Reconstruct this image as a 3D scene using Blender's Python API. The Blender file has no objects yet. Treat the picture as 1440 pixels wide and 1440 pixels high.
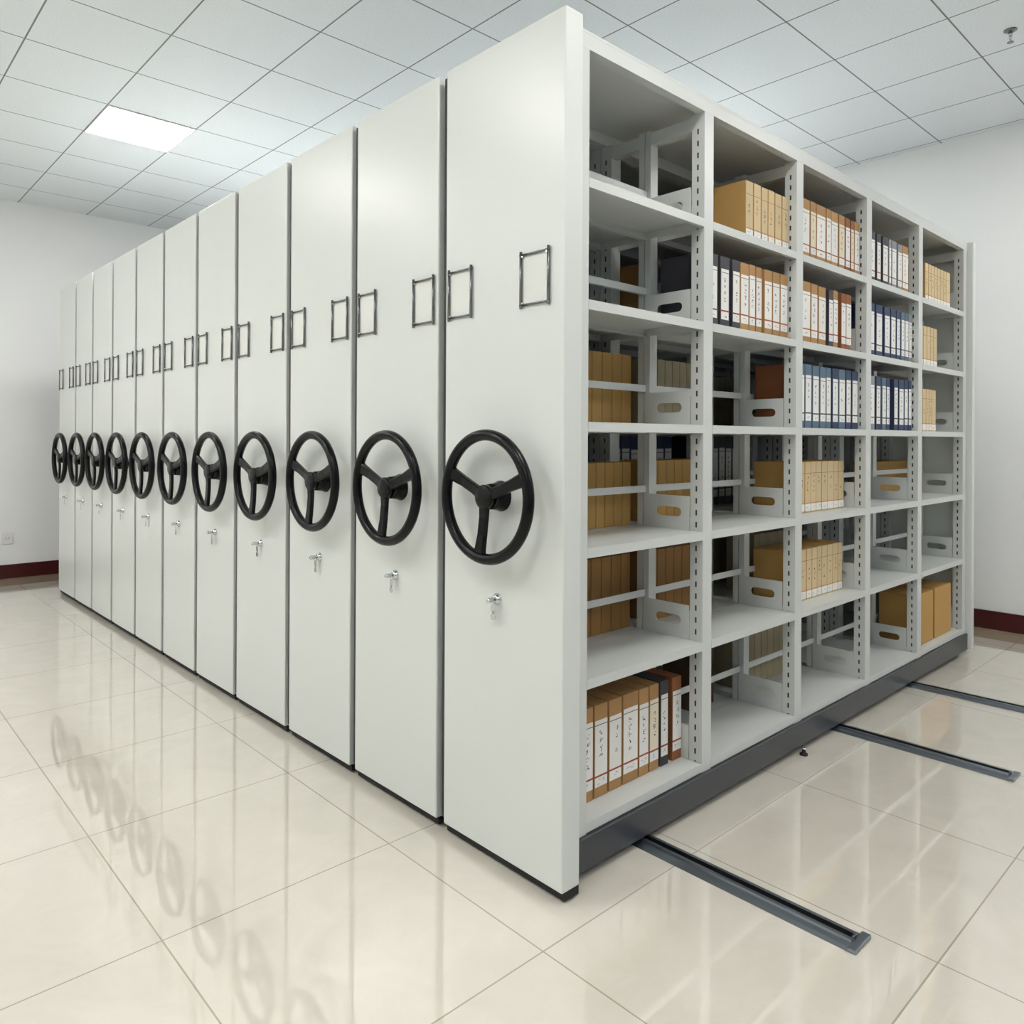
import bpy, bmesh, math, random
from mathutils import Vector, Matrix
random.seed(7)
C = bpy.context.scene.collection
PI = math.pi

# ------------------------------------------------------------------ materials
def lin(c):
    return tuple(((v/255)/12.92 if v/255 <= .04045 else ((v/255+.055)/1.055)**2.4) for v in c)

def mat(name, rgb, rough=.5, metal=0., spec=.5, bump=0., bscale=200., vary=0., coat=0.):
    m = bpy.data.materials.new(name); m.use_nodes = True
    nt = m.node_tree; b = nt.nodes['Principled BSDF']
    col = lin(rgb)
    b.inputs['Roughness'].default_value = rough
    b.inputs['Metallic'].default_value = metal
    b.inputs['Specular IOR Level'].default_value = spec
    b.inputs['Coat Weight'].default_value = coat
    b.inputs['Base Color'].default_value = (*col, 1)
    tc = nt.nodes.new('ShaderNodeTexCoord')
    if vary:
        n = nt.nodes.new('ShaderNodeTexNoise'); n.inputs['Scale'].default_value = 14
        n.inputs['Detail'].default_value = 4
        nt.links.new(tc.outputs['Object'], n.inputs['Vector'])
        oi = nt.nodes.new('ShaderNodeObjectInfo')
        add = nt.nodes.new('ShaderNodeMath'); add.operation = 'ADD'
        nt.links.new(n.outputs['Fac'], add.inputs[0]); nt.links.new(oi.outputs['Random'], add.inputs[1])
        mr = nt.nodes.new('ShaderNodeMapRange')
        mr.inputs['From Min'].default_value = .3; mr.inputs['From Max'].default_value = 1.7
        mr.inputs['To Min'].default_value = 1-vary; mr.inputs['To Max'].default_value = 1+vary
        nt.links.new(add.outputs[0], mr.inputs['Value'])
        hs = nt.nodes.new('ShaderNodeHueSaturation'); hs.inputs['Color'].default_value = (*col, 1)
        nt.links.new(mr.outputs[0], hs.inputs['Value'])
        nt.links.new(hs.outputs['Color'], b.inputs['Base Color'])
    if bump:
        n2 = nt.nodes.new('ShaderNodeTexNoise'); n2.inputs['Scale'].default_value = bscale
        nt.links.new(tc.outputs['Object'], n2.inputs['Vector'])
        bp = nt.nodes.new('ShaderNodeBump'); bp.inputs['Strength'].default_value = bump
        bp.inputs['Distance'].default_value = .001
        nt.links.new(n2.outputs['Fac'], bp.inputs['Height'])
        nt.links.new(bp.outputs['Normal'], b.inputs['Normal'])
    return m

def grid_mask(nt, x0, px, y0, py, w):
    """1 on the grid lines, 0 between them (world position of a surface built at the origin)"""
    tc = nt.nodes.new('ShaderNodeTexCoord'); sp = nt.nodes.new('ShaderNodeSeparateXYZ')
    nt.links.new(tc.outputs['Object'], sp.inputs[0])
    outs = []
    for ax, o, p in ((0, x0, px), (1, y0, py)):
        a = nt.nodes.new('ShaderNodeMath'); a.operation = 'SUBTRACT'; a.inputs[1].default_value = o - 50*p
        nt.links.new(sp.outputs[ax], a.inputs[0])
        d = nt.nodes.new('ShaderNodeMath'); d.operation = 'PINGPONG'; d.inputs[1].default_value = p/2
        nt.links.new(a.outputs[0], d.inputs[0])
        l = nt.nodes.new('ShaderNodeMath'); l.operation = 'LESS_THAN'; l.inputs[1].default_value = w/2
        nt.links.new(d.outputs[0], l.inputs[0]); outs.append(l)
    mx = nt.nodes.new('ShaderNodeMath'); mx.operation = 'MAXIMUM'
    nt.links.new(outs[0].outputs[0], mx.inputs[0]); nt.links.new(outs[1].outputs[0], mx.inputs[1])
    return tc, sp, mx

def mixcol(nt, fac, a, b):
    m = nt.nodes.new('ShaderNodeMix'); m.data_type = 'RGBA'
    nt.links.new(fac, m.inputs['Factor'])
    for s, v in (('A', a), ('B', b)):
        i = [x for x in m.inputs if x.name == s and x.type == 'RGBA'][0]
        if isinstance(v, tuple): i.default_value = (*v, 1)
        else: nt.links.new(v, i)
    return [o for o in m.outputs if o.type == 'RGBA'][0]

def floor_material():
    m = bpy.data.materials.new('polished_tile'); m.use_nodes = True
    nt = m.node_tree; b = nt.nodes['Principled BSDF']
    tc, sp, mask = grid_mask(nt, -.16, .665, 1.19, .665, .004)
    n = nt.nodes.new('ShaderNodeTexNoise'); n.inputs['Scale'].default_value = 5; n.inputs['Detail'].default_value = 9
    n.inputs['Roughness'].default_value = .65; n.inputs['Distortion'].default_value = .95
    nt.links.new(tc.outputs['Object'], n.inputs['Vector'])
    cr = nt.nodes.new('ShaderNodeValToRGB')
    cr.color_ramp.elements[0].position = .3; cr.color_ramp.elements[0].color = (*lin((207, 201, 188)), 1)
    cr.color_ramp.elements[1].position = .7; cr.color_ramp.elements[1].color = (*lin((216, 210, 198)), 1)
    nt.links.new(n.outputs['Fac'], cr.inputs[0])
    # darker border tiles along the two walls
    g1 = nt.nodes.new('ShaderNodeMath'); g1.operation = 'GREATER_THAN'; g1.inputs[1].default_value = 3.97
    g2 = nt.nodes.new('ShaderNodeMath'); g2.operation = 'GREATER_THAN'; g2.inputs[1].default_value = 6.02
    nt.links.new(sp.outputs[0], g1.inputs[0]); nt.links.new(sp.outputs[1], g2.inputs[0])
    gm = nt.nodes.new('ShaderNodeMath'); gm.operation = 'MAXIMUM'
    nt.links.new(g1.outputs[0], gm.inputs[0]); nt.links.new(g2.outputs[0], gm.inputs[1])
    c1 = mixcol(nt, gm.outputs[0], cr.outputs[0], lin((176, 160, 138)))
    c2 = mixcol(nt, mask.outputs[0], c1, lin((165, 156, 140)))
    nt.links.new(c2, b.inputs['Base Color'])
    b.inputs['Roughness'].default_value = .008
    b.inputs['Specular IOR Level'].default_value = .5
    b.inputs['IOR'].default_value = 1.9
    b.inputs['Coat Weight'].default_value = .7; b.inputs['Coat Roughness'].default_value = .005
    return m

def ceiling_material():
    m = bpy.data.materials.new('mineral_ceiling_tile'); m.use_nodes = True
    nt = m.node_tree; b = nt.nodes['Principled BSDF']
    tc, sp, mask = grid_mask(nt, .97, .54, .94, .555, .008)
    n = nt.nodes.new('ShaderNodeTexNoise'); n.inputs['Scale'].default_value = 120; n.inputs['Detail'].default_value = 3
    nt.links.new(tc.outputs['Object'], n.inputs['Vector'])
    cr = nt.nodes.new('ShaderNodeValToRGB')
    cr.color_ramp.elements[0].position = .35; cr.color_ramp.elements[0].color = (*lin((230, 236, 241)), 1)
    cr.color_ramp.elements[1].position = .6; cr.color_ramp.elements[1].color = (*lin((238, 244, 249)), 1)
    nt.links.new(n.outputs['Fac'], cr.inputs[0])
    c = mixcol(nt, mask.outputs[0], cr.outputs[0], lin((135, 137, 140)))
    nt.links.new(c, b.inputs['Base Color'])
    bp = nt.nodes.new('ShaderNodeBump'); bp.inputs['Strength'].default_value = .25; bp.inputs['Distance'].default_value = .002
    nt.links.new(n.outputs['Fac'], bp.inputs['Height']); nt.links.new(bp.outputs['Normal'], b.inputs['Normal'])
    b.inputs['Roughness'].default_value = .9
    return m

def emission(name, rgb, s):
    m = bpy.data.materials.new(name); m.use_nodes = True
    nt = m.node_tree; nt.nodes.remove(nt.nodes['Principled BSDF'])
    e = nt.nodes.new('ShaderNodeEmission'); e.inputs[0].default_value = (*rgb, 1); e.inputs[1].default_value = s
    nt.links.new(e.outputs[0], nt.nodes['Material Output'].inputs[0])
    return m

def pane_material():
    m = bpy.data.materials.new('window_glass'); m.use_nodes = True
    nt = m.node_tree; nt.nodes.remove(nt.nodes['Principled BSDF'])
    t = nt.nodes.new('ShaderNodeBsdfTransparent'); g = nt.nodes.new('ShaderNodeBsdfGlossy'); g.inputs['Roughness'].default_value = .02
    mx = nt.nodes.new('ShaderNodeMixShader'); mx.inputs[0].default_value = .06
    nt.links.new(t.outputs[0], mx.inputs[1]); nt.links.new(g.outputs[0], mx.inputs[2])
    nt.links.new(mx.outputs[0], nt.nodes['Material Output'].inputs[0])
    return m

LAMP = 30.0
M = dict(
    floor=floor_material(), ceiling=ceiling_material(),
    wall=mat('white_wall_paint', (240, 241, 241), .75, bump=.15, bscale=90),
    wall_dark=mat('low_bounce_wall_grey', (128, 131, 134), .75, bump=.15, bscale=90),  # grey made up for the unseen front wall to cut bounced light
    skirting=mat('dark_red_skirting', (66, 12, 14), .3, vary=.15),
    panel=mat('powder_coated_panel', (211, 215, 211), .29, bump=.12, bscale=500),
    steel=mat('powder_coated_shelf', (202, 205, 202), .36, bump=.12, bscale=500),
    slot=mat('slot_recess', (52, 54, 54), .8),
    plinth=mat('charcoal_plinth', (52, 55, 60), .32, bump=.1, bscale=400),
    under=mat('black_underframe', (18, 18, 19), .7),
    wheel=mat('black_wheel_plastic', (4, 5, 6), .27, spec=.22),
    chrome=mat('bright_chrome', (205, 208, 210), .18, 1.),
    frame=mat('dark_chrome_wire', (120, 122, 124), .25, 1.),
    card=mat('blank_card', (216, 218, 213), .6),
    rail=mat('rail_steel', (128, 136, 145), .28, .85),
    groove=mat('rail_groove', (16, 18, 22), .5),
    label=mat('paper_label', (234, 233, 228), .75, vary=.05),
    cream=mat('cream_label', (228, 217, 192), .75, vary=.05),
    ink=mat('black_ink', (45, 45, 52), .7),
    red=mat('red_rule', (170, 70, 48), .7),
    thread=mat('dark_rule', (70, 60, 58), .7),
    umber=mat('umber_board', (150, 110, 60), .7, vary=.10), cocoa=mat('dark_brown_board', (84, 62, 42), .7, vary=.10),
    brown=mat('brown_board', (170, 130, 82), .7, vary=.12),
    rust=mat('rust_board', (140, 86, 50), .7, vary=.10),
    tan=mat('tan_board', (208, 186, 146), .72, vary=.08),
    ochre=mat('ochre_board', (186, 146, 84), .72, vary=.10),
    olive=mat('grey_tan_board', (160, 148, 120), .75, vary=.10),
    black=mat('black_board', (58, 57, 64), .6, vary=.12),
    navy=mat('navy_board', (44, 60, 90), .6, vary=.15),
    teal=mat('slate_blue_board', (82, 104, 124), .6, vary=.12),
    grey=mat('grey_board', (140, 142, 146), .7, vary=.08),
    plastic=mat('white_plastic', (232, 232, 230), .35),
    diffuser=emission('lit_diffuser', (1., .985, .95), LAMP),
    alu=mat('white_aluminium', (215, 216, 216), .4),
    pane=pane_material(),
)

# ------------------------------------------------------------------ mesh helpers
class MB:
    def __init__(s): s.bm = bmesh.new(); s.mats = []
    def mi(s, m):
        if m not in s.mats: s.mats.append(m)
        return s.mats.index(m)
    def box(s, x0, x1, y0, y1, z0, z1, m='steel'):
        i = s.mi(m)
        v = [s.bm.verts.new((x, y, z)) for x in (x0, x1) for y in (y0, y1) for z in (z0, z1)]
        for q in ((0, 1, 3, 2), (4, 6, 7, 5), (0, 4, 5, 1), (2, 3, 7, 6), (0, 2, 6, 4), (1, 5, 7, 3)):
            f = s.bm.faces.new([v[k] for k in q]); f.material_index = i
        return v
    def quad(s, pts, m):
        f = s.bm.faces.new([s.bm.verts.new(p) for p in pts]); f.material_index = s.mi(m)
    def cyl(s, a, b, r0, r1=None, n=20, m='steel', cap=True):
        r1 = r0 if r1 is None else r1
        a = Vector(a); b = Vector(b); d = (b-a).normalized()
        u = d.orthogonal().normalized(); w = d.cross(u); i = s.mi(m)
        A = [s.bm.verts.new(a + r0*(math.cos(t)*u+math.sin(t)*w)) for t in [2*PI*k/n for k in range(n)]]
        B = [s.bm.verts.new(b + r1*(math.cos(t)*u+math.sin(t)*w)) for t in [2*PI*k/n for k in range(n)]]
        for k in range(n):
            f = s.bm.faces.new([A[k], A[(k+1) % n], B[(k+1) % n], B[k]]); f.material_index = i; f.smooth = True
        if cap:
            f = s.bm.faces.new(A[::-1]); f.material_index = i
            f = s.bm.faces.new(B); f.material_index = i
    def lathe(s, o, axis, prof, n=28, m='steel'):
        """prof: list of (distance along axis, radius)"""
        o = Vector(o); d = Vector(axis).normalized(); u = d.orthogonal().normalized(); w = d.cross(u); i = s.mi(m)
        rings = [[s.bm.verts.new(o + d*h + max(r, 1e-4)*(math.cos(t)*u+math.sin(t)*w)) for t in [2*PI*k/n for k in range(n)]] for h, r in prof]
        for A, B in zip(rings, rings[1:]):
            for k in range(n):
                f = s.bm.faces.new([A[k], A[(k+1) % n], B[(k+1) % n], B[k]]); f.material_index = i; f.smooth = True
        f = s.bm.faces.new(rings[0][::-1]); f.material_index = i
        f = s.bm.faces.new(rings[-1]); f.material_index = i
    def torus(s, c, R, r, n=72, k=16, m='wheel', normal_x=True, flat=1.):
        i = s.mi(m); g = []
        for a in range(n):
            t = 2*PI*a/n; row = []
            for b in range(k):
                p = 2*PI*b/k; rr = R + r*math.cos(p)
                row.append(s.bm.verts.new((c[0]+flat*r*math.sin(p), c[1]+rr*math.cos(t), c[2]+rr*math.sin(t))))
            g.append(row)
        for a in range(n):
            for b in range(k):
                f = s.bm.faces.new([g[a][b], g[(a+1) % n][b], g[(a+1) % n][(b+1) % k], g[a][(b+1) % k]])
                f.material_index = i; f.smooth = True
    def mesh(s, name, bevel=0., seg=2, angle=True):
        bmesh.ops.recalc_face_normals(s.bm, faces=s.bm.faces)
        if bevel:
            ed = [e for e in s.bm.edges if len(e.link_faces) == 2 and e.calc_face_angle(0) > .9]
            bmesh.ops.bevel(s.bm, geom=ed, offset=bevel, segments=seg, profile=.6, affect='EDGES', clamp_overlap=True)
        me = bpy.data.meshes.new(name); s.bm.to_mesh(me); s.bm.free()
        for m in s.mats: me.materials.append(M[m])
        return me

def link(name, me, parent=None, loc=(0, 0, 0)):
    o = bpy.data.objects.new(name, me); C.objects.link(o)
    o.location = loc
    if parent is not None: o.parent = parent
    return o

def tag(o, label, cat, group=None, kind=None):
    o['label'] = label; o['category'] = cat
    if group: o['group'] = group
    if kind: o['kind'] = kind
    return o

def empty(name, loc, label, cat, group=None):
    o = bpy.data.objects.new(name, None); C.objects.link(o); o.location = loc
    o.empty_display_size = .05
    return tag(o, label, cat, group)

def struct(name, mb, bevel=0):
    o = link(name, mb.mesh(name, bevel)); o['kind'] = 'structure'; return o

# ------------------------------------------------------------------ the room
X0, X1, Y0, Y1, H = -4.6, 4.27, -4.6, 6.42, 3.3
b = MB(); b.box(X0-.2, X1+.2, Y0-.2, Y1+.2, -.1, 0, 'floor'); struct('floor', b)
b = MB(); b.box(X0-.2, X1+.2, Y0-.2, Y1+.2, H, H+.1, 'ceiling'); struct('ceiling', b)
b = MB(); b.box(X0-.2, X1+.2, Y1, Y1+.2, 0, H, 'wall'); struct('wall_back', b)
b = MB(); b.box(X1, X1+.2, Y0, Y1, 0, H, 'wall'); struct('wall_right', b)
b = MB(); b.box(X0-.2, X0, Y0, Y1, 0, H, 'wall'); struct('wall_left', b)
# front wall (behind the photographer) with an unseen window added for fill light
WX0, WX1, WZ0, WZ1 = -3.6, 2.6, .95, 2.75
b = MB()
b.box(X0-.2, WX0, Y0-.2, Y0, 0, H, 'wall_dark'); b.box(WX1, X1+.2, Y0-.2, Y0, 0, H, 'wall_dark')
b.box(WX0, WX1, Y0-.2, Y0, 0, WZ0, 'wall_dark'); b.box(WX0, WX1, Y0-.2, Y0, WZ1, H, 'wall_dark')
struct('wall_front', b)
b = MB()
for x in (WX0, (2*WX0+WX1)/3, (WX0+2*WX1)/3, WX1): b.box(x-.03, x+.03, Y0-.13, Y0-.07, WZ0, WZ1, 'alu')
b.box(WX0, WX1, Y0-.13, Y0-.07, WZ0, WZ0+.05, 'alu'); b.box(WX0, WX1, Y0-.13, Y0-.07, WZ1-.05, WZ1, 'alu')
w = struct('window_added', b)
b = MB(); b.box(WX0+.03, WX1-.03, Y0-.104, Y0-.098, WZ0+.05, WZ1-.05, 'pane'); link('window_added_pane', b.mesh('window_added_pane'), w)
# skirting boards
b = MB(); b.box(X0+.015, X1-.015, Y1-.015, Y1, 0, .12, 'skirting'); struct('baseboard_back', b)
b = MB(); b.box(X1-.015, X1, Y0+.015, Y1-.015, 0, .12, 'skirting'); struct('baseboard_right', b)
b = MB(); b.box(X0, X0+.015, Y0+.015, Y1-.015, 0, .12, 'skirting'); struct('baseboard_left', b)
b = MB(); b.box(X0+.015, X1-.015, Y0, Y0+.015, 0, .12, 'skirting'); struct('baseboard_front', b)

# ceiling lamps: one in view, others unseen, some added or moved to brighten walls and shelves
lamp_spots = [(-.11, 3.715, 'square recessed ceiling light glowing white above the far cabinets'),
              (-2.27, 3.715, 'square recessed ceiling light over the aisle, next to the far one'),
              (-2.27, 1.495, 'square recessed ceiling light over the middle of the aisle'),
              (-2.27, -.725, 'square recessed ceiling light over the near end of the aisle'),
              (-.11, -1.28, 'square recessed ceiling light above the photographer'),
              (2.59, 1.495, 'square recessed ceiling light above the second and third cabinets'),
              (2.05, 3.715, 'square recessed ceiling light above the hindmost cabinets'),
              (-4.43, 1.495, 'square recessed ceiling light beside the left wall'),
              (-4.43, 3.715, 'added square recessed ceiling light in the far left corner of the room'),  # added to brighten the back wall
              (2.05, -3.5, 'added square recessed ceiling light at the right of the front wall'),  # added to light the shelf fronts
              (-2.27, -2.945, 'square recessed ceiling light near the front wall'),
              (3.13, -1.835, 'added square recessed ceiling light at the right, in front of the open shelves')]  # added to brighten the right wall and shelf fronts
for lx, ly, lab in lamp_spots:
    e = empty('ceiling_light', (lx+.27, ly+.2775, H), lab, 'ceiling light', 'recessed ceiling lights')
    b = MB()
    a, c = .262, .2695
    b.box(-a, a, -c, c, -.006, -.001, 'diffuser'); link('diffuser', b.mesh('diffuser'), e)
    b = MB()
    for q in ((-.268, -a, -.2755, .2755), (a, .268, -.2755, .2755), (-a, a, -.2755, -c), (-a, a, c, .2755)):
        b.box(q[0], q[1], q[2], q[3], -.008, 0, 'alu')
    link('frame', b.mesh('frame'), e)

# sprinkler
e = empty('sprinkler', (2.93, -.35, H), 'small metal sprinkler head hanging from the ceiling at the upper right', 'sprinkler')
b = MB(); b.lathe((0, 0, 0), (0, 0, -1), [(0, .030), (.004, .030), (.01, .018), (.012, .012)], m='frame'); link('escutcheon', b.mesh('escutcheon'), e)
b = MB(); b.cyl((0, 0, -.01), (0, 0, -.035), .009, m='chrome')
for s in (-1, 1): b.cyl((s*.008, 0, -.03), (s*.011, 0, -.05), .0035, m='chrome', n=8); b.cyl((s*.011, 0, -.05), (0, 0, -.062), .0035, m='chrome', n=8)
link('nozzle', b.mesh('nozzle'), e)
b = MB(); b.lathe((0, 0, -.060), (0, 0, -1), [(0, .006), (.001, .015), (.003, .015)], m='frame'); link('deflector', b.mesh('deflector'), e)

# wall socket
e = empty('wall_socket', (-.18, Y1, .30), 'small white square wall socket low on the back wall at the left', 'socket')
b = MB(); b.box(-.043, .043, -.009, 0, 0, .1, 'plastic'); link('cover_plate', b.mesh('cover_plate', .003), e)
b = MB(); b.box(-.022, .022, -.0115, -.0085, .03, .07, 'plastic')
b.box(-.012, -.009, -.0119, -.0114, .042, .058, 'slot'); b.box(.009, .012, -.0119, -.0114, .042, .058, 'slot')
link('outlet', b.mesh('outlet'), e)

# ------------------------------------------------------------------ floor rails
for k, xc in enumerate((.43, 1.795, 2.645)):
    b = MB(); n0, n1 = -.64, 5.6
    prof = [(-.046, 0), (-.036, .006), (-.022, .010), (-.020, .016), (-.010, .016), (-.009, .006), (.009, .006), (.010, .016), (.020, .016), (.022, .010), (.036, .006), (.046, 0)]
    i1, i2 = b.mi('rail'), b.mi('groove')
    A = [b.bm.verts.new((p[0], n0, p[1]+.0005)) for p in prof]; B = [b.bm.verts.new((p[0], n1, p[1]+.0005)) for p in prof]
    for q in range(len(prof)):
        f = b.bm.faces.new([A[q], A[(q+1) % 12], B[(q+1) % 12], B[q]]); f.material_index = i2 if q in (4, 5, 6) else i1
    b.bm.faces.new(A); b.bm.faces.new(B[::-1])
    o = tag(link('floor_rail', b.mesh('floor_rail'), None, (xc, 0, 0)),
            ['steel floor rail coming out under the open shelves nearest the viewer',
             'middle steel floor rail with its end block, running out from under the shelves',
             'farthest steel floor rail, running off the right edge of the photo'][k], 'rail', 'floor rails')
    b = MB(); b.box(-.046, .046, -.662, -.64, .0005, .011, 'rail'); b.box(-.009, .009, -.642, -.636, .008, .02, 'groove')
    link('end_cap', b.mesh('end_cap', .002), o)

# ------------------------------------------------------------------ cabinets
ys = [-.052, .462, .989, 1.506, 2.031, 2.522, 3.018, 3.505, 3.986, 4.456, 4.913, 5.409]
ZT = 2.40
SH = [1.99, 1.642, 1.293, .932, .558, .150]
PX = [.100, .742, 1.397, 2.071, 2.722, 3.430]       # left faces of the uprights
PW = .055
XE = 3.49                                             # inner face of the far end panel
wheel_px = [(.197, 1.078), (.703, 1.078), (1.208, 1.078), (1.713, 1.078), (2.215, 1.078), (2.715, 1.078), (3.205, 1.078), (3.69, 1.078), (4.17, 1.078), (4.63, 1.078), (5.12, 1.078)]
ORD = ['first', 'second', 'third', 'fourth', 'fifth', 'sixth', 'seventh', 'eighth', 'ninth', 'tenth', 'eleventh', 'twelfth', 'thirteenth', 'fourteenth', 'fifteenth']

_cache = {}
def shelf_mesh(w, d):
    k = ('sh', round(w, 4), round(d, 4))
    if k not in _cache:
        b = MB(); t = .0022; L = .028
        b.box(0, w, 0, d, -t, 0)
        b.box(0, w, 0, t, -L, -t); b.box(0, w, d-t, d, -L, -t)
        b.box(0, t, t, d-t, -L, -t); b.box(w-t, w, t, d-t, -L, -t)
        b.box(0, w, t, .014, -L, -L+t); b.box(0, w, d-.014, d-t, -L, -L+t)
        _cache[k] = b.mesh('shelf')
    return _cache[k]

def post_mesh(side):
    k = ('post', side)
    if k not in _cache:
        b = MB(); z0, z1 = .105, 2.352; d = .05
        xs = 0 if side < 0 else PW
        b.box(0.0015, PW, 0, d, z0, z1)
        # perforated face: a thin sheet with a column of slots
        z = z0 + .03
        yc = .0265
        segs = []
        while z + .03 < z1: segs.append((z, z+.019)); z += .0405
        last = z0
        for s0, s1 in segs:
            b.quad([(0, 0, last), (0, 0, s0), (0, d, s0), (0, d, last)], 'steel')
            b.quad([(0, 0, s0), (0, 0, s1), (0, yc-.0035, s1), (0, yc-.0035, s0)], 'steel')
            b.quad([(0, yc+.0035, s0), (0, yc+.0035, s1), (0, d, s1), (0, d, s0)], 'steel')
            b.quad([(.001, yc-.0035, s0), (.001, yc-.0035, s1), (.001, yc+.0035, s1), (.001, yc+.0035, s0)], 'slot')
            last = s1
        b.quad([(0, 0, last), (0, 0, z1), (0, d, z1), (0, d, last)], 'steel')
        b.quad([(0, 0, z0), (0, 0, z1), (.0015, 0, z1), (.0015, 0, z0)], 'steel')
        me = bpy.data.meshes.new('post'); b.bm.to_mesh(me); b.bm.free()
        for m in b.mats: me.materials.append(M[m])
        _cache[k] = me
    return _cache[k]

def mid_post():
    if 'mid' not in _cache:
        b = MB(); b.box(0, .042, 0, .024, .105, 2.352); _cache['mid'] = b.mesh('middle_post')
    return _cache['mid']

def stop_mesh(d):
    """upright side plate with an oval hand hole; lies in the y-z plane"""
    k = ('stop', round(d, 4))
    if k not in _cache:
        b = MB(); h = .117; t = .002; cy, cz = d*.5, .061; hw, r = .036, .0165
        ang = sorted(set([round(2*PI*i/40, 5) for i in range(40)] + [round(math.atan2(z-cz, y-cy) % (2*PI), 5) for y in (0, d) for z in (0, h)]))
        inn, out = [], []
        for a in ang:
            c, s = math.cos(a), math.sin(a)
            # outer rectangle hit
            ts = []
            if c > 1e-6: ts.append((d-cy)/c)
            if c < -1e-6: ts.append(-cy/c)
            if s > 1e-6: ts.append((h-cz)/s)
            if s < -1e-6: ts.append(-cz/s)
            tt = min(ts); out.append((cy+tt*c, cz+tt*s))
            # stadium hit
            if abs(s) > 1e-6 and abs(r/abs(s)*c) <= hw: q = r/abs(s)
            else:
                sx = hw*(1 if c > 0 else -1); B = c*sx; q = B + math.sqrt(max(B*B - (hw*hw-r*r), 0))
            inn.append((cy+q*c, cz+q*s))
        n = len(ang); i = b.mi('steel')
        V = [[b.bm.verts.new((x, p[0], p[1])) for p in loop] for x in (0, t) for loop in (out, inn)]
        for j in range(n):
            j2 = (j+1) % n
            for q in ([V[0][j], V[0][j2], V[1][j2], V[1][j]], [V[2][j], V[3][j], V[3][j2], V[2][j2]],
                      [V[1][j], V[1][j2], V[3][j2], V[3][j]], [V[0][j], V[2][j], V[2][j2], V[0][j2]]):
                b.bm.faces.new(q).material_index = i
        _cache[k] = b.mesh('side_stop')
    return _cache[k]

def wheel_parts(parent, y, z):
    xw = -.060; R, r = .1765, .0162
    if 'rim' not in _cache:
        b = MB(); b.torus((0, 0, 0), R, r, m='wheel'); _cache['rim'] = b.mesh('hand_wheel')
        b = MB()
        # spoke along +y, dished towards the panel at the hub
        st = [(.02, -.002, .017, .008), (.06, .002, .0155, .007), (.11, .003, .016, .007), (.15, .001, .019, .007), (.17, 0, .022, .007)]
        i = b.mi('wheel'); rings = []
        for d, xo, hw, ht in st:
            rings.append([b.bm.verts.new((xo+a, d, c)) for a, c in ((-ht, -hw*.75), (-ht, hw*.75), (-ht*.4, hw), (ht, hw), (ht, -hw), (-ht*.4, -hw))])
        for A, B in zip(rings, rings[1:]):
            for q in range(6): b.bm.faces.new([A[q], A[(q+1) % 6], B[(q+1) % 6], B[q]]).material_index = i
        b.bm.faces.new(rings[0]); b.bm.faces.new(rings[-1][::-1])
        _cache['spoke'] = b.mesh('spoke')
        b = MB(); b.lathe((0, 0, 0), (-1, 0, 0), [(-.012, .034), (.004, .0355), (.010, .0345), (.013, .030), (.0135, .010)], m='wheel'); _cache['hub'] = b.mesh('hub')
        b = MB(); b.lathe((0, 0, 0), (1, 0, 0), [(0, .036), (.020, .038), (.040, .042), (.046, .045), (.048, .045)], m='wheel'); _cache['collar'] = b.mesh('collar')
    wobj = link('hand_wheel', _cache['rim'], parent, (xw, y, z))
    for a in (22, 160, 279):
        s = link('spoke', _cache['spoke'], wobj); s.rotation_euler = (math.radians(a), 0, 0)
    link('hub', _cache['hub'], wobj); link('collar', _cache['collar'], wobj, (.012, 0, 0))

def lock_parts(parent, y, z):
    if 'lock' not in _cache:
        b = MB(); b.lathe((0, 0, 0), (-1, 0, 0), [(0, .017), (.003, .017), (.006, .0135), (.012, .0125), (.0135, .009)], m='chrome'); _cache['lock'] = b.mesh('lock')
        b = MB(); b.lathe((-.0136, 0, 0), (-1, 0, 0), [(0, .005), (.006, .0052), (.008, .0075), (.026, .0078), (.028, .006)], n=16, m='chrome')
        _cache['key'] = b.mesh('key')
        b = MB()
        b.box(-.0185, -.0172, -.0085, .0085, -.034, -.011, 'chrome'); b.box(-.0185, -.0172, -.0035, .0035, -.040, -.034, 'frame')
        b.lathe((-.0188, 0, -.049), (1, 0, 0), [(0, .0105), (.002, .0105)], n=18, m='chrome')
        _cache['tag'] = b.mesh('spare_key', 0)
    l = link('lock', _cache['lock'], parent, (0, y, z))
    link('key', _cache['key'], l); link('spare_key', _cache['tag'], l)

def holder(parent, y0, y1, z0, z1):
    b = MB(); r = .0042
    for y in (y0+r, y1-r): b.cyl((-.006, y, z0), (-.006, y, z1), r, n=10, m='frame')
    for z in (z0+.010, z1-.010): b.cyl((-.006, y0, z), (-.006, y1, z), .0032, n=8, m='frame')
    for y in (y0+.010, y1-.010):
        for z in (z0+.014, z1-.014): b.cyl((-.008, y, z), (0, y, z), .0035, n=8, m='chrome')
    h = link('card_holder', b.mesh('card_holder'), parent)
    b = MB(); b.box(-.0016, -.0004, y0+.009, y1-.009, z0+.014, z1-.012, 'card'); link('card', b.mesh('card'), h)

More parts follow.
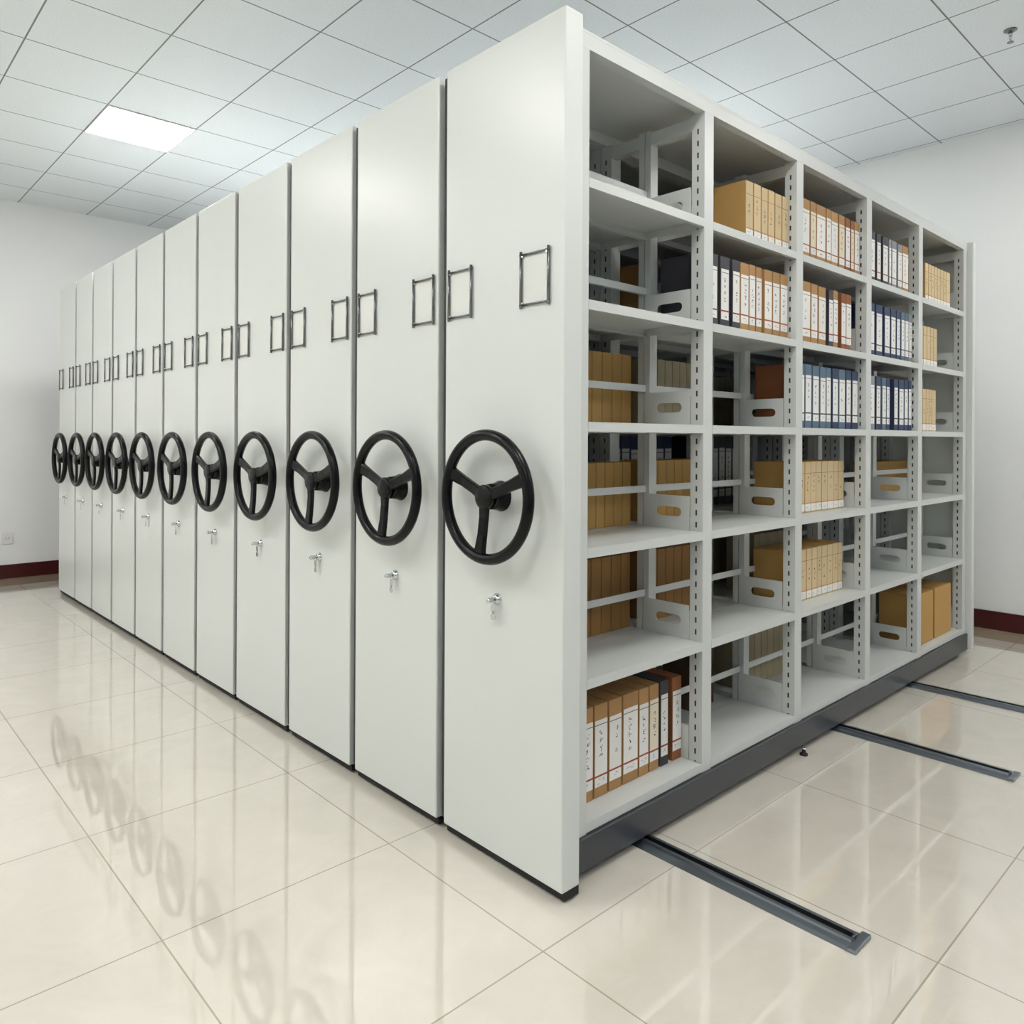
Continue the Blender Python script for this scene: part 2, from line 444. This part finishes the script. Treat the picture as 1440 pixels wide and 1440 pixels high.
cab_desc = ['nearest tall grey mobile cabinet, its open shelves of file boxes facing right',
            'second grey mobile cabinet of the row, packed right behind the open one']
CAB = []
for i in range(11):
    ya = ys[i] + (.0 if i == 0 else .036); yb = ys[i+1] - .002
    if i < 2: lab = cab_desc[i]
    elif i == 10: lab = 'farthest grey mobile cabinet of the row, closest to the back wall'
    else: lab = '%s grey mobile cabinet counted from the open-shelved one at the front' % ORD[i]
    e = empty('mobile_shelving_cabinet', (0, ya, 0), lab, 'mobile shelving', 'mobile shelving cabinets in the row')
    CAB.append((e, ya, yb))
    W = yb - ya
    # end panel with rolled edges, and the one at the far end
    b = MB(); b.box(0, .07, 0, W, .032, ZT, 'panel'); link('end_panel', b.mesh('end_panel', .006, 3), e)
    b = MB(); b.box(XE, XE+.045, (.02 if i == 0 else 0), W, .03, ZT+.001, 'panel'); link('end_panel', b.mesh('end_panel', .005, 2), e)
    f0 = .052 if i == 0 else -.0385                  # where the shelf front stands, relative to the panel's near edge
    f1 = W - .004
    b = MB(); b.box(.0705, XE-.0005, f0-(.012 if i == 0 else 0), f1, .025, .119, 'plinth'); link('plinth', b.mesh('plinth', .002, 1), e)
    b = MB(); b.box(.071, XE-.03, f0+.03, f1-.03, .012, .0245, 'under'); b.box(.014, .0705, .004, W-.002, .007, .0315, 'under')  # second box: black skirt added as shade in the gap under the panel
    for x in (.43, 1.795, 2.645):
        for y in (f0+.09, f1-.09): b.cyl((x-.008, y, .0335), (x+.008, y, .0335), .016, n=16, m='under')
    link('carriage_and_shade_skirt', b.mesh('carriage_and_shade_skirt'), e)
    b = MB(); b.box(.0705, XE-.0005, f0, f1, 2.395, ZT+.003, 'steel'); link('top_panel', b.mesh('top_panel'), e)
    for y in (f0, f1-.03):
        b = MB(); b.box(.0705, XE-.0005, y, y+.003, 2.352, 2.3945); b.box(.0705, XE-.0005, y+.003, y+.03, 2.352, 2.355)
        link('top_beam', b.mesh('top_beam'), e)
    if i <= 2:
        mid = f0 + .25 if i == 0 else f0 + .235
        for k, px in enumerate(PX):
            for y in (f0+.0005, f1-.0505): link('post', post_mesh(-1), e, (px, y, 0))
            for y in (mid-.0265, mid+.0015): link('middle_post', mid_post(), e, (px, y, 0))
            for y0, y1 in ((f0+.0515, mid-.027), (mid+.025, f1-.0515)):
                b = MB(); b.box(px+.004, px+.034, y0, y1, 2.30, 2.345); link('cross_rail', b.mesh('cross_rail'), e)
        for k in range(5):
            xa, xb = PX[k]+PW+.0005, PX[k+1]-.0008
            for z in SH:
                link('shelf', shelf_mesh(xb-xa, mid-f0-.002), e, (xa, f0, z))
                link('shelf', shelf_mesh(xb-xa, f1-mid-.001), e, (xa, mid+.001, z))
                b = MB(); b.box(xa, xb, mid-.012, mid-.008, z+.122, z+.146); b.box(xa, xb, mid-.008, mid+.004, z+.122, z+.1245)
                link('back_rail', b.mesh('back_rail'), e)
                link('side_stop', stop_mesh(mid-.027-f0-.052), e, (xb-.0025, f0+.052, z+.0005))
    if i < 10:
        b = MB(); b.box(.003, .06, W+.0005, W+.012, .05, ZT-.02, 'slot'); link('seam_shade_strip', b.mesh('seam_shade_strip'), e)  # dark strip added in the seam to draw its line of shade
    # fittings on the panel
    la = yb - .0185 - ya
    na = (.052 if i == 0 else .016)
    lw = .116
    holder(e, la-lw, la, 1.608, 1.768)
    holder(e, na, na+lw, 1.608, 1.768)
    wy, wz = wheel_px[i]
    wheel_parts(e, wy-ya, wz)
    lock_parts(e, (ys[i]+ys[i+1])/2 + .004 - ya, .778)
# little adjusting foot under the open cabinet
b = MB(); b.lathe((1.415, .022, .0005), (0, 0, 1), [(0, .016), (.006, .016), (.009, .008), (.02, .007), (.028, .006)], n=14, m='under')
b.cyl((1.415, .022, .022), (1.415, .022, .03), .009, n=6, m='chrome')
link('levelling_foot', b.mesh('levelling_foot'), CAB[0][0])

# ------------------------------------------------------------------ file boxes
def scribble(b, xa, xb, z0, z1, y, dens=1.):
    """column of small brush-like marks"""
    w = xb-xa; xc = (xa+xb)/2 + random.uniform(-.1, .1)*w
    z = z1 - random.uniform(.0, .1)*(z1-z0); ch = min(.017, w*.38)
    n = random.randint(4, 7); k = 0
    while z-ch > z0 and k < n+2:
        if random.random() < .86*dens:
            for _ in range(random.randint(4, 6)):
                cx = xc + random.uniform(-.36, .36)*ch; cz = z - ch*random.uniform(.12, .9)
                ln = ch*random.uniform(.2, .55); th = random.uniform(.0007, .0013)
                a = random.choice((0, PI/2, .5, -.7)) + random.uniform(-.25, .25)
                dx, dz = math.cos(a)*ln/2, math.sin(a)*ln/2; nx, nz = -math.sin(a)*th, math.cos(a)*th
                b.quad([(cx-dx-nx, y, cz-dz-nz), (cx+dx-nx, y, cz+dz-nz), (cx+dx+nx, y, cz+dz+nz), (cx-dx+nx, y, cz-dz+nz)], 'ink')
        z -= ch*1.35; k += 1

def file_box(kind, x0, x1, y, z, h, d, label, group, cat='file box', name='file_box', spine=None, body=None, lean=0.):
    """kind: white label over coloured board, tan with bottom label, or plain"""
    e = empty(name, ((x0+x1)/2, y, z), label, cat, group)
    w = (x1-x0)/2 - .0006
    side = body or kind[1]; face = kind[1]
    b = MB(); b.box(-w, w, .0012, d, 0, h, side); b.mi(face); si = b.mi(side)
    if kind[0] == 'tan':
        scribble(b, -w*.85, w*.85, .35*h, .74*h, .0009, .8)
        b.quad([(-w*.97, .0009, .766*h), (w*.97, .0009, .766*h), (w*.97, .0009, .773*h), (-w*.97, .0009, .773*h)], 'thread')
    me = b.mesh('box_body', .0012, 1)
    if face != side:
        for p in me.polygons:
            if p.normal.y < -.9 and p.material_index == si: p.material_index = b.mats.index(face)
    link('box_body', me, e)
    st = kind[0]
    if st == 'label':
        lw = w*kind[2]
        b = MB(); t, u = .83*h, .245*h
        t += random.uniform(-.01, .01)*h; u += random.uniform(-.006, .006)*h
        b.box(-lw, lw, .0004, .0012, u, t, 'label' if kind[1] not in ('brown', 'rust') or random.random() > .15 else 'cream')
        b.box(-lw, lw, 0, .0004, t-.055*h, t-.048*h, 'ink')
        scribble(b, -lw, lw, u+.1*h, t-.1*h, .0002)
        link('title_label', b.mesh('title_label'), e)
        b = MB(); b.box(-w, w, .0004, .0012, u-.018*h, u-.006*h, 'red' if kind[1] in ('brown', 'rust', 'black') else 'thread')
        b.box(-lw, lw, .0004, .0012, .115*h, u-.022*h, 'label')
        for _ in range(4):
            cx = random.uniform(-.5, .5)*lw; cz = random.uniform(.14, .19)*h; ln = lw*.35
            b.quad([(cx-ln/2, .0002, cz), (cx+ln/2, .0002, cz+.001), (cx+ln/2, .0002, cz+.0022), (cx-ln/2, .0002, cz+.0012)], 'ink')
        link('index_label', b.mesh('index_label'), e)
    elif st == 'tan':
        b = MB(); b.box(-w*.94, w*.94, .0004, .0012, .03*h, .165*h, 'label'); b.box(-w, w, .0004, .0012, .18*h, .187*h, 'red')
        for _ in range(3):
            cx = random.uniform(-.5, .5)*w; cz = random.uniform(.06, .13)*h; ln = w*.4
            b.quad([(cx-ln/2, .0002, cz), (cx+ln/2, .0002, cz+.001), (cx+ln/2, .0002, cz+.002), (cx-ln/2, .0002, cz+.001)], 'ink')
        link('index_label', b.mesh('index_label'), e)
    return e

BR, RU, BK, NV, TE = ('label', 'brown', .93), ('label', 'rust', .93), ('label', 'black', .8), ('label', 'navy', .82), ('label', 'teal', .84)
GR, TN = ('label', 'grey', .85), ('tan', 'tan')
PL = lambda c: ('plain', c)
cname = dict(brown='brown', umber='brown', cocoa='dark brown', rust='rust brown', black='black', navy='navy blue', teal='slate blue', grey='grey', tan='tan', ochre='ochre', olive='dull grey-tan')
ROW = ['top shelf', 'second shelf down', 'third shelf down', 'fourth shelf down', 'fifth shelf down', 'bottom shelf']
BAY = ['nearest bay', 'second bay', 'middle bay', 'fourth bay', 'farthest bay']

front = {   # (bay, row): (height, spine plane, kinds, edges)
 (1, 0): (.215, .03, [TN]*6, [(1.063, 1.116), (1.121, 1.173), (1.178, 1.225), (1.229, 1.277), (1.282, 1.333), (1.339, 1.390)]),
 (1, 1): (.254, .03, [BK, BK, BK, BR, BR, BR, BR, BR, BR], [(.80, .879), (.892, .954), (.972, 1.027), (1.03, 1.086), (1.091, 1.134), (1.14, 1.182), (1.203, 1.261), (1.267, 1.321), (1.327, 1.385)]),
 (2, 0): (.247, .03, [BR, BR, BR, BR, BR, BR, RU, RU, BR], [(1.50, 1.571), (1.58, 1.629), (1.635, 1.719), (1.728, 1.772), (1.774, 1.838), (1.851, 1.907), (1.917, 1.963), (1.974, 2.004), (2.011, 2.064)]),
 (2, 1): (.254, .03, [BR, BR, BR, BK, BR, RU, RU], [(1.50, 1.581), (1.589, 1.646), (1.657, 1.724), (1.752, 1.796), (1.798, 1.842), (1.878, 1.924), (1.927, 1.98)]),
 (2, 2): (.263, .03, [TE, TE, TE, TE, TE, NV, TE, NV, NV], [(1.475, 1.534), (1.538, 1.597), (1.605, 1.665), (1.673, 1.729), (1.732, 1.778), (1.792, 1.850), (1.857, 1.921), (1.930, 1.982), (1.992, 2.056)]),
 (2, 3): (.218, .085, [TN]*10, [(1.51, 1.562), (1.564, 1.606), (1.609, 1.652), (1.655, 1.708), (1.708, 1.757), (1.757, 1.809), (1.812, 1.870), (1.870, 1.93), (1.93, 1.977), (1.979, 2.038)]),
 (2, 4): (.218, .085, [TN]*10, [(1.51, 1.562), (1.564, 1.606), (1.609, 1.67), (1.673, 1.722), (1.724, 1.772), (1.772, 1.817), (1.818, 1.870), (1.870, 1.925), (1.925, 1.978), (1.98, 2.024)]),
 (3, 0): (.241, .03, [BK, BK, BK, GR, GR, GR, BR], [(2.17, 2.245), (2.262, 2.313), (2.333, 2.402), (2.412, 2.440), (2.448, 2.507), (2.524, 2.582), (2.587, 2.662)]),
 (3, 1): (.252, .03, [NV, NV, NV, NV, NV, TE, TE, GR], [(2.17, 2.241), (2.258, 2.335), (2.359, 2.429), (2.439, 2.502), (2.512, 2.56), (2.573, 2.621), (2.625, 2.672), (2.676, 2.717)]),
 (3, 2): (.256, .03, [GR, NV, TE, NV, NV, NV, NV, NV], [(2.17, 2.246), (2.264, 2.317), (2.335, 2.383), (2.387, 2.429), (2.483, 2.534), (2.547, 2.612), (2.619, 2.668), (2.675, 2.717)]),
 (4, 0): (.206, .03, [TN]*8, [(2.905, 2.952), (2.955, 2.998), (3.0, 3.043), (3.046, 3.09), (3.092, 3.137), (3.139, 3.191), (3.193, 3.24), (3.242, 3.298)]),
 (4, 1): (.214, .03, [TN]*5, [(2.84, 2.878), (2.882, 2.935), (2.938, 2.985), (2.987, 3.035), (3.037, 3.09)]),
 (4, 2): (.226, .03, [TN]*5, [(2.83, 2.877), (2.879, 2.925), (2.927, 2.972), (2.974, 3.017), (3.019, 3.076)]),
 (4, 5): (.275, .035, [PL('ochre'), PL('ochre')], [(2.81, 3.065), (3.09, 3.355)]),
 (0, 5): (.283, .078, [BR, BR, BR, BR, BR, BR, BK, RU], [(.215, .276), (.281, .344), (.350, .413), (.418, .496), (.501, .552), (.557, .607), (.615, .662), (.684, .737)]),
}
for (bay, row), (h, y, kinds, ed) in front.items():
    for k, ((x0, x1), kd) in enumerate(zip(ed, kinds)):
        c = cname[kd[1]]
        if kd[0] == 'label': t = '%s file box with paper label' % c
        elif kd[0] == 'tan': t = 'tan file box with handwriting'
        else: t = 'brown cardboard box'
        if (bay, row) == (4, 5): lab = ('%s cardboard box on the bottom shelf of the farthest bay' % ('left, partly hidden', 'right, wider')[k])
        else:
            n = len(ed)
            lab = '%s, %s from left, %s, %s' % (t, ORD[k], ROW[row], BAY[bay])
        body = 'ochre' if kd[0] == 'tan' else None
        if (bay, row) == (2, 2) and k == 0: body = 'rust'
        d = .19 if row < 3 or bay == 4 else (.16 if row in (3, 4) else .165)
        hh = h + random.uniform(-.0012, .0012)
        file_box(kd, x0, x1, y, SH[row]+.0004, hh, d, lab, 'file boxes on the front shelves' if row != 5 or bay == 0 else 'cardboard boxes on the bottom shelf',
                 name='cardboard_box' if (bay, row) == (4, 5) else 'file_box', cat='cardboard box' if (bay, row) == (4, 5) else 'file box', body=body)

# the rear rows of the open cabinet, seen through it
def row_of(y, d, z, h, xa, xb, w, kd, where, group, hv=.0, gap=.0012):
    n = round((xb-xa)/w); ww = (xb-xa)/n; x = xa
    for k in range(n):
        c = cname[kd[1]]
        file_box(kd, x, x+ww-gap, y, z+.0004, h+random.uniform(-hv, hv), d, ('%s file box%s, %s from left, %s' % (c, ' with paper label' if kd[0] == 'label' else '', ORD[k], where)),
                 group)
        x += ww
R1 = 'file boxes in the back rows of the open cabinet'
R2 = 'file boxes in the second cabinet'
yr, dr = .302, .14
row_of(yr, dr, SH[2], .257, .302, .739, .0545, PL('ochre'), 'back row, third shelf, nearest bay', R1)
row_of(yr, dr, SH[2], .255, .850, 1.14, .0485, PL('olive'), 'back row, third shelf, second bay', R1)
row_of(yr, dr, SH[3], .228, .302, .739, .0500, PL('ochre'), 'back row, fourth shelf, nearest bay', R1)
row_of(yr, dr, SH[3], .231, .850, 1.28, .0510, PL('ochre'), 'back row, fourth shelf, second bay', R1)
row_of(yr, dr, SH[4], .269, .302, .739, .0530, PL('umber'), 'back row, fifth shelf, nearest bay', R1)
row_of(yr, dr, SH[4], .266, .850, 1.28, .0520, PL('umber'), 'back row, fifth shelf, second bay', R1)
row_of(yr, dr, SH[5], .262, 1.13, 1.30, .0540, PL('cocoa'), 'back row, bottom shelf, second bay', R1)
row_of(yr, dr, SH[5], .262, 1.52, 2.02, .0530, PL('olive'), 'back row, bottom shelf, middle bay', R1)
row_of(yr, dr, SH[4], .262, 1.62, 2.04, .0530, PL('olive'), 'back row, fifth shelf, middle bay', R1)
row_of(yr, dr, SH[1], .262, .820, .900, .0400, PL('umber'), 'back row, second shelf, second bay', R1)
file_box(PL('ochre'), 2.93, 3.40, .29, SH[3]+.0004, .19, .14, 'ochre cardboard box behind fourth shelf, seen between fourth and farthest bays', 'single cardboard boxes', 'cardboard box', 'cardboard_box')
# second cabinet, front rows
c1 = CAB[1][1]+.03
row_of(c1+.03, .17, SH[3], .325, .82, 1.36, .062, NV, 'second cabinet, fourth shelf', R2)
row_of(c1+.03, .17, SH[3], .325, 1.50, 2.04, .062, BK, 'second cabinet, fourth shelf, further right', R2)
row_of(c1+.03, .17, SH[1], .262, .84, 1.02, .055, PL('umber'), 'second cabinet, second shelf', R2)
row_of(c1+.03, .17, SH[0], .23, 1.00, 1.30, .055, PL('umber'), 'second cabinet, top shelf', R2)
row_of(c1+.03, .17, SH[2], .25, 1.48, 1.90, .055, PL('olive'), 'second cabinet, third shelf', R2)
row_of(c1+.03, .17, SH[4], .25, 1.48, 2.00, .055, PL('olive'), 'second cabinet, fifth shelf', R2)
row_of(c1+.03, .17, SH[4], .25, 2.14, 2.60, .055, PL('grey'), 'second cabinet, fifth shelf, beyond middle bay', R2)

# ------------------------------------------------------------------ light
wl = bpy.data.lights.new('window_fill_light', 'AREA'); wl.shape = 'RECTANGLE'  # soft fill shining in through the added window
wl.size = WX1-WX0-.1; wl.size_y = WZ1-WZ0-.1; wl.energy = 8; wl.color = (.86, .93, 1.)
lo = bpy.data.objects.new('window_fill_light', wl); C.objects.link(lo)
lo.location = ((WX0+WX1)/2, Y0-.16, (WZ0+WZ1)/2); lo.rotation_euler = (math.radians(90), 0, 0)
wd = bpy.data.worlds.new('sky'); bpy.context.scene.world = wd; wd.use_nodes = True
bg = wd.node_tree.nodes['Background']; bg.inputs[0].default_value = (.75, .86, 1, 1); bg.inputs[1].default_value = .6

# ------------------------------------------------------------------ camera
f = 1066.34; yaw = .8202; roll = .0048
cam = bpy.data.cameras.new('camera'); cam.sensor_width = 36; cam.sensor_fit = 'HORIZONTAL'
cam.lens = f/1440*36; cam.shift_y = -(720-616.2)/1440; cam.clip_start = .05; cam.clip_end = 60
co = bpy.data.objects.new('camera', cam); C.objects.link(co)
fw = Vector((math.cos(yaw), math.sin(yaw), 0)); rt = Vector((math.sin(yaw), -math.cos(yaw), 0)); up = Vector((0, 0, 1))
c_, s_ = math.cos(roll), math.sin(roll); r2 = c_*rt + s_*up; u2 = -s_*rt + c_*up
mm = Matrix((r2, u2, -fw)).transposed().to_4x4(); mm.translation = Vector((-1.4749, -1.4302, 1.2455))
co.matrix_world = mm
sc = bpy.context.scene; sc.camera = co
vs = sc.view_settings; vs.view_transform = 'Standard'; vs.look = 'None'; vs.gamma = 1; vs.use_curve_mapping = False
vs.exposure = 0.07
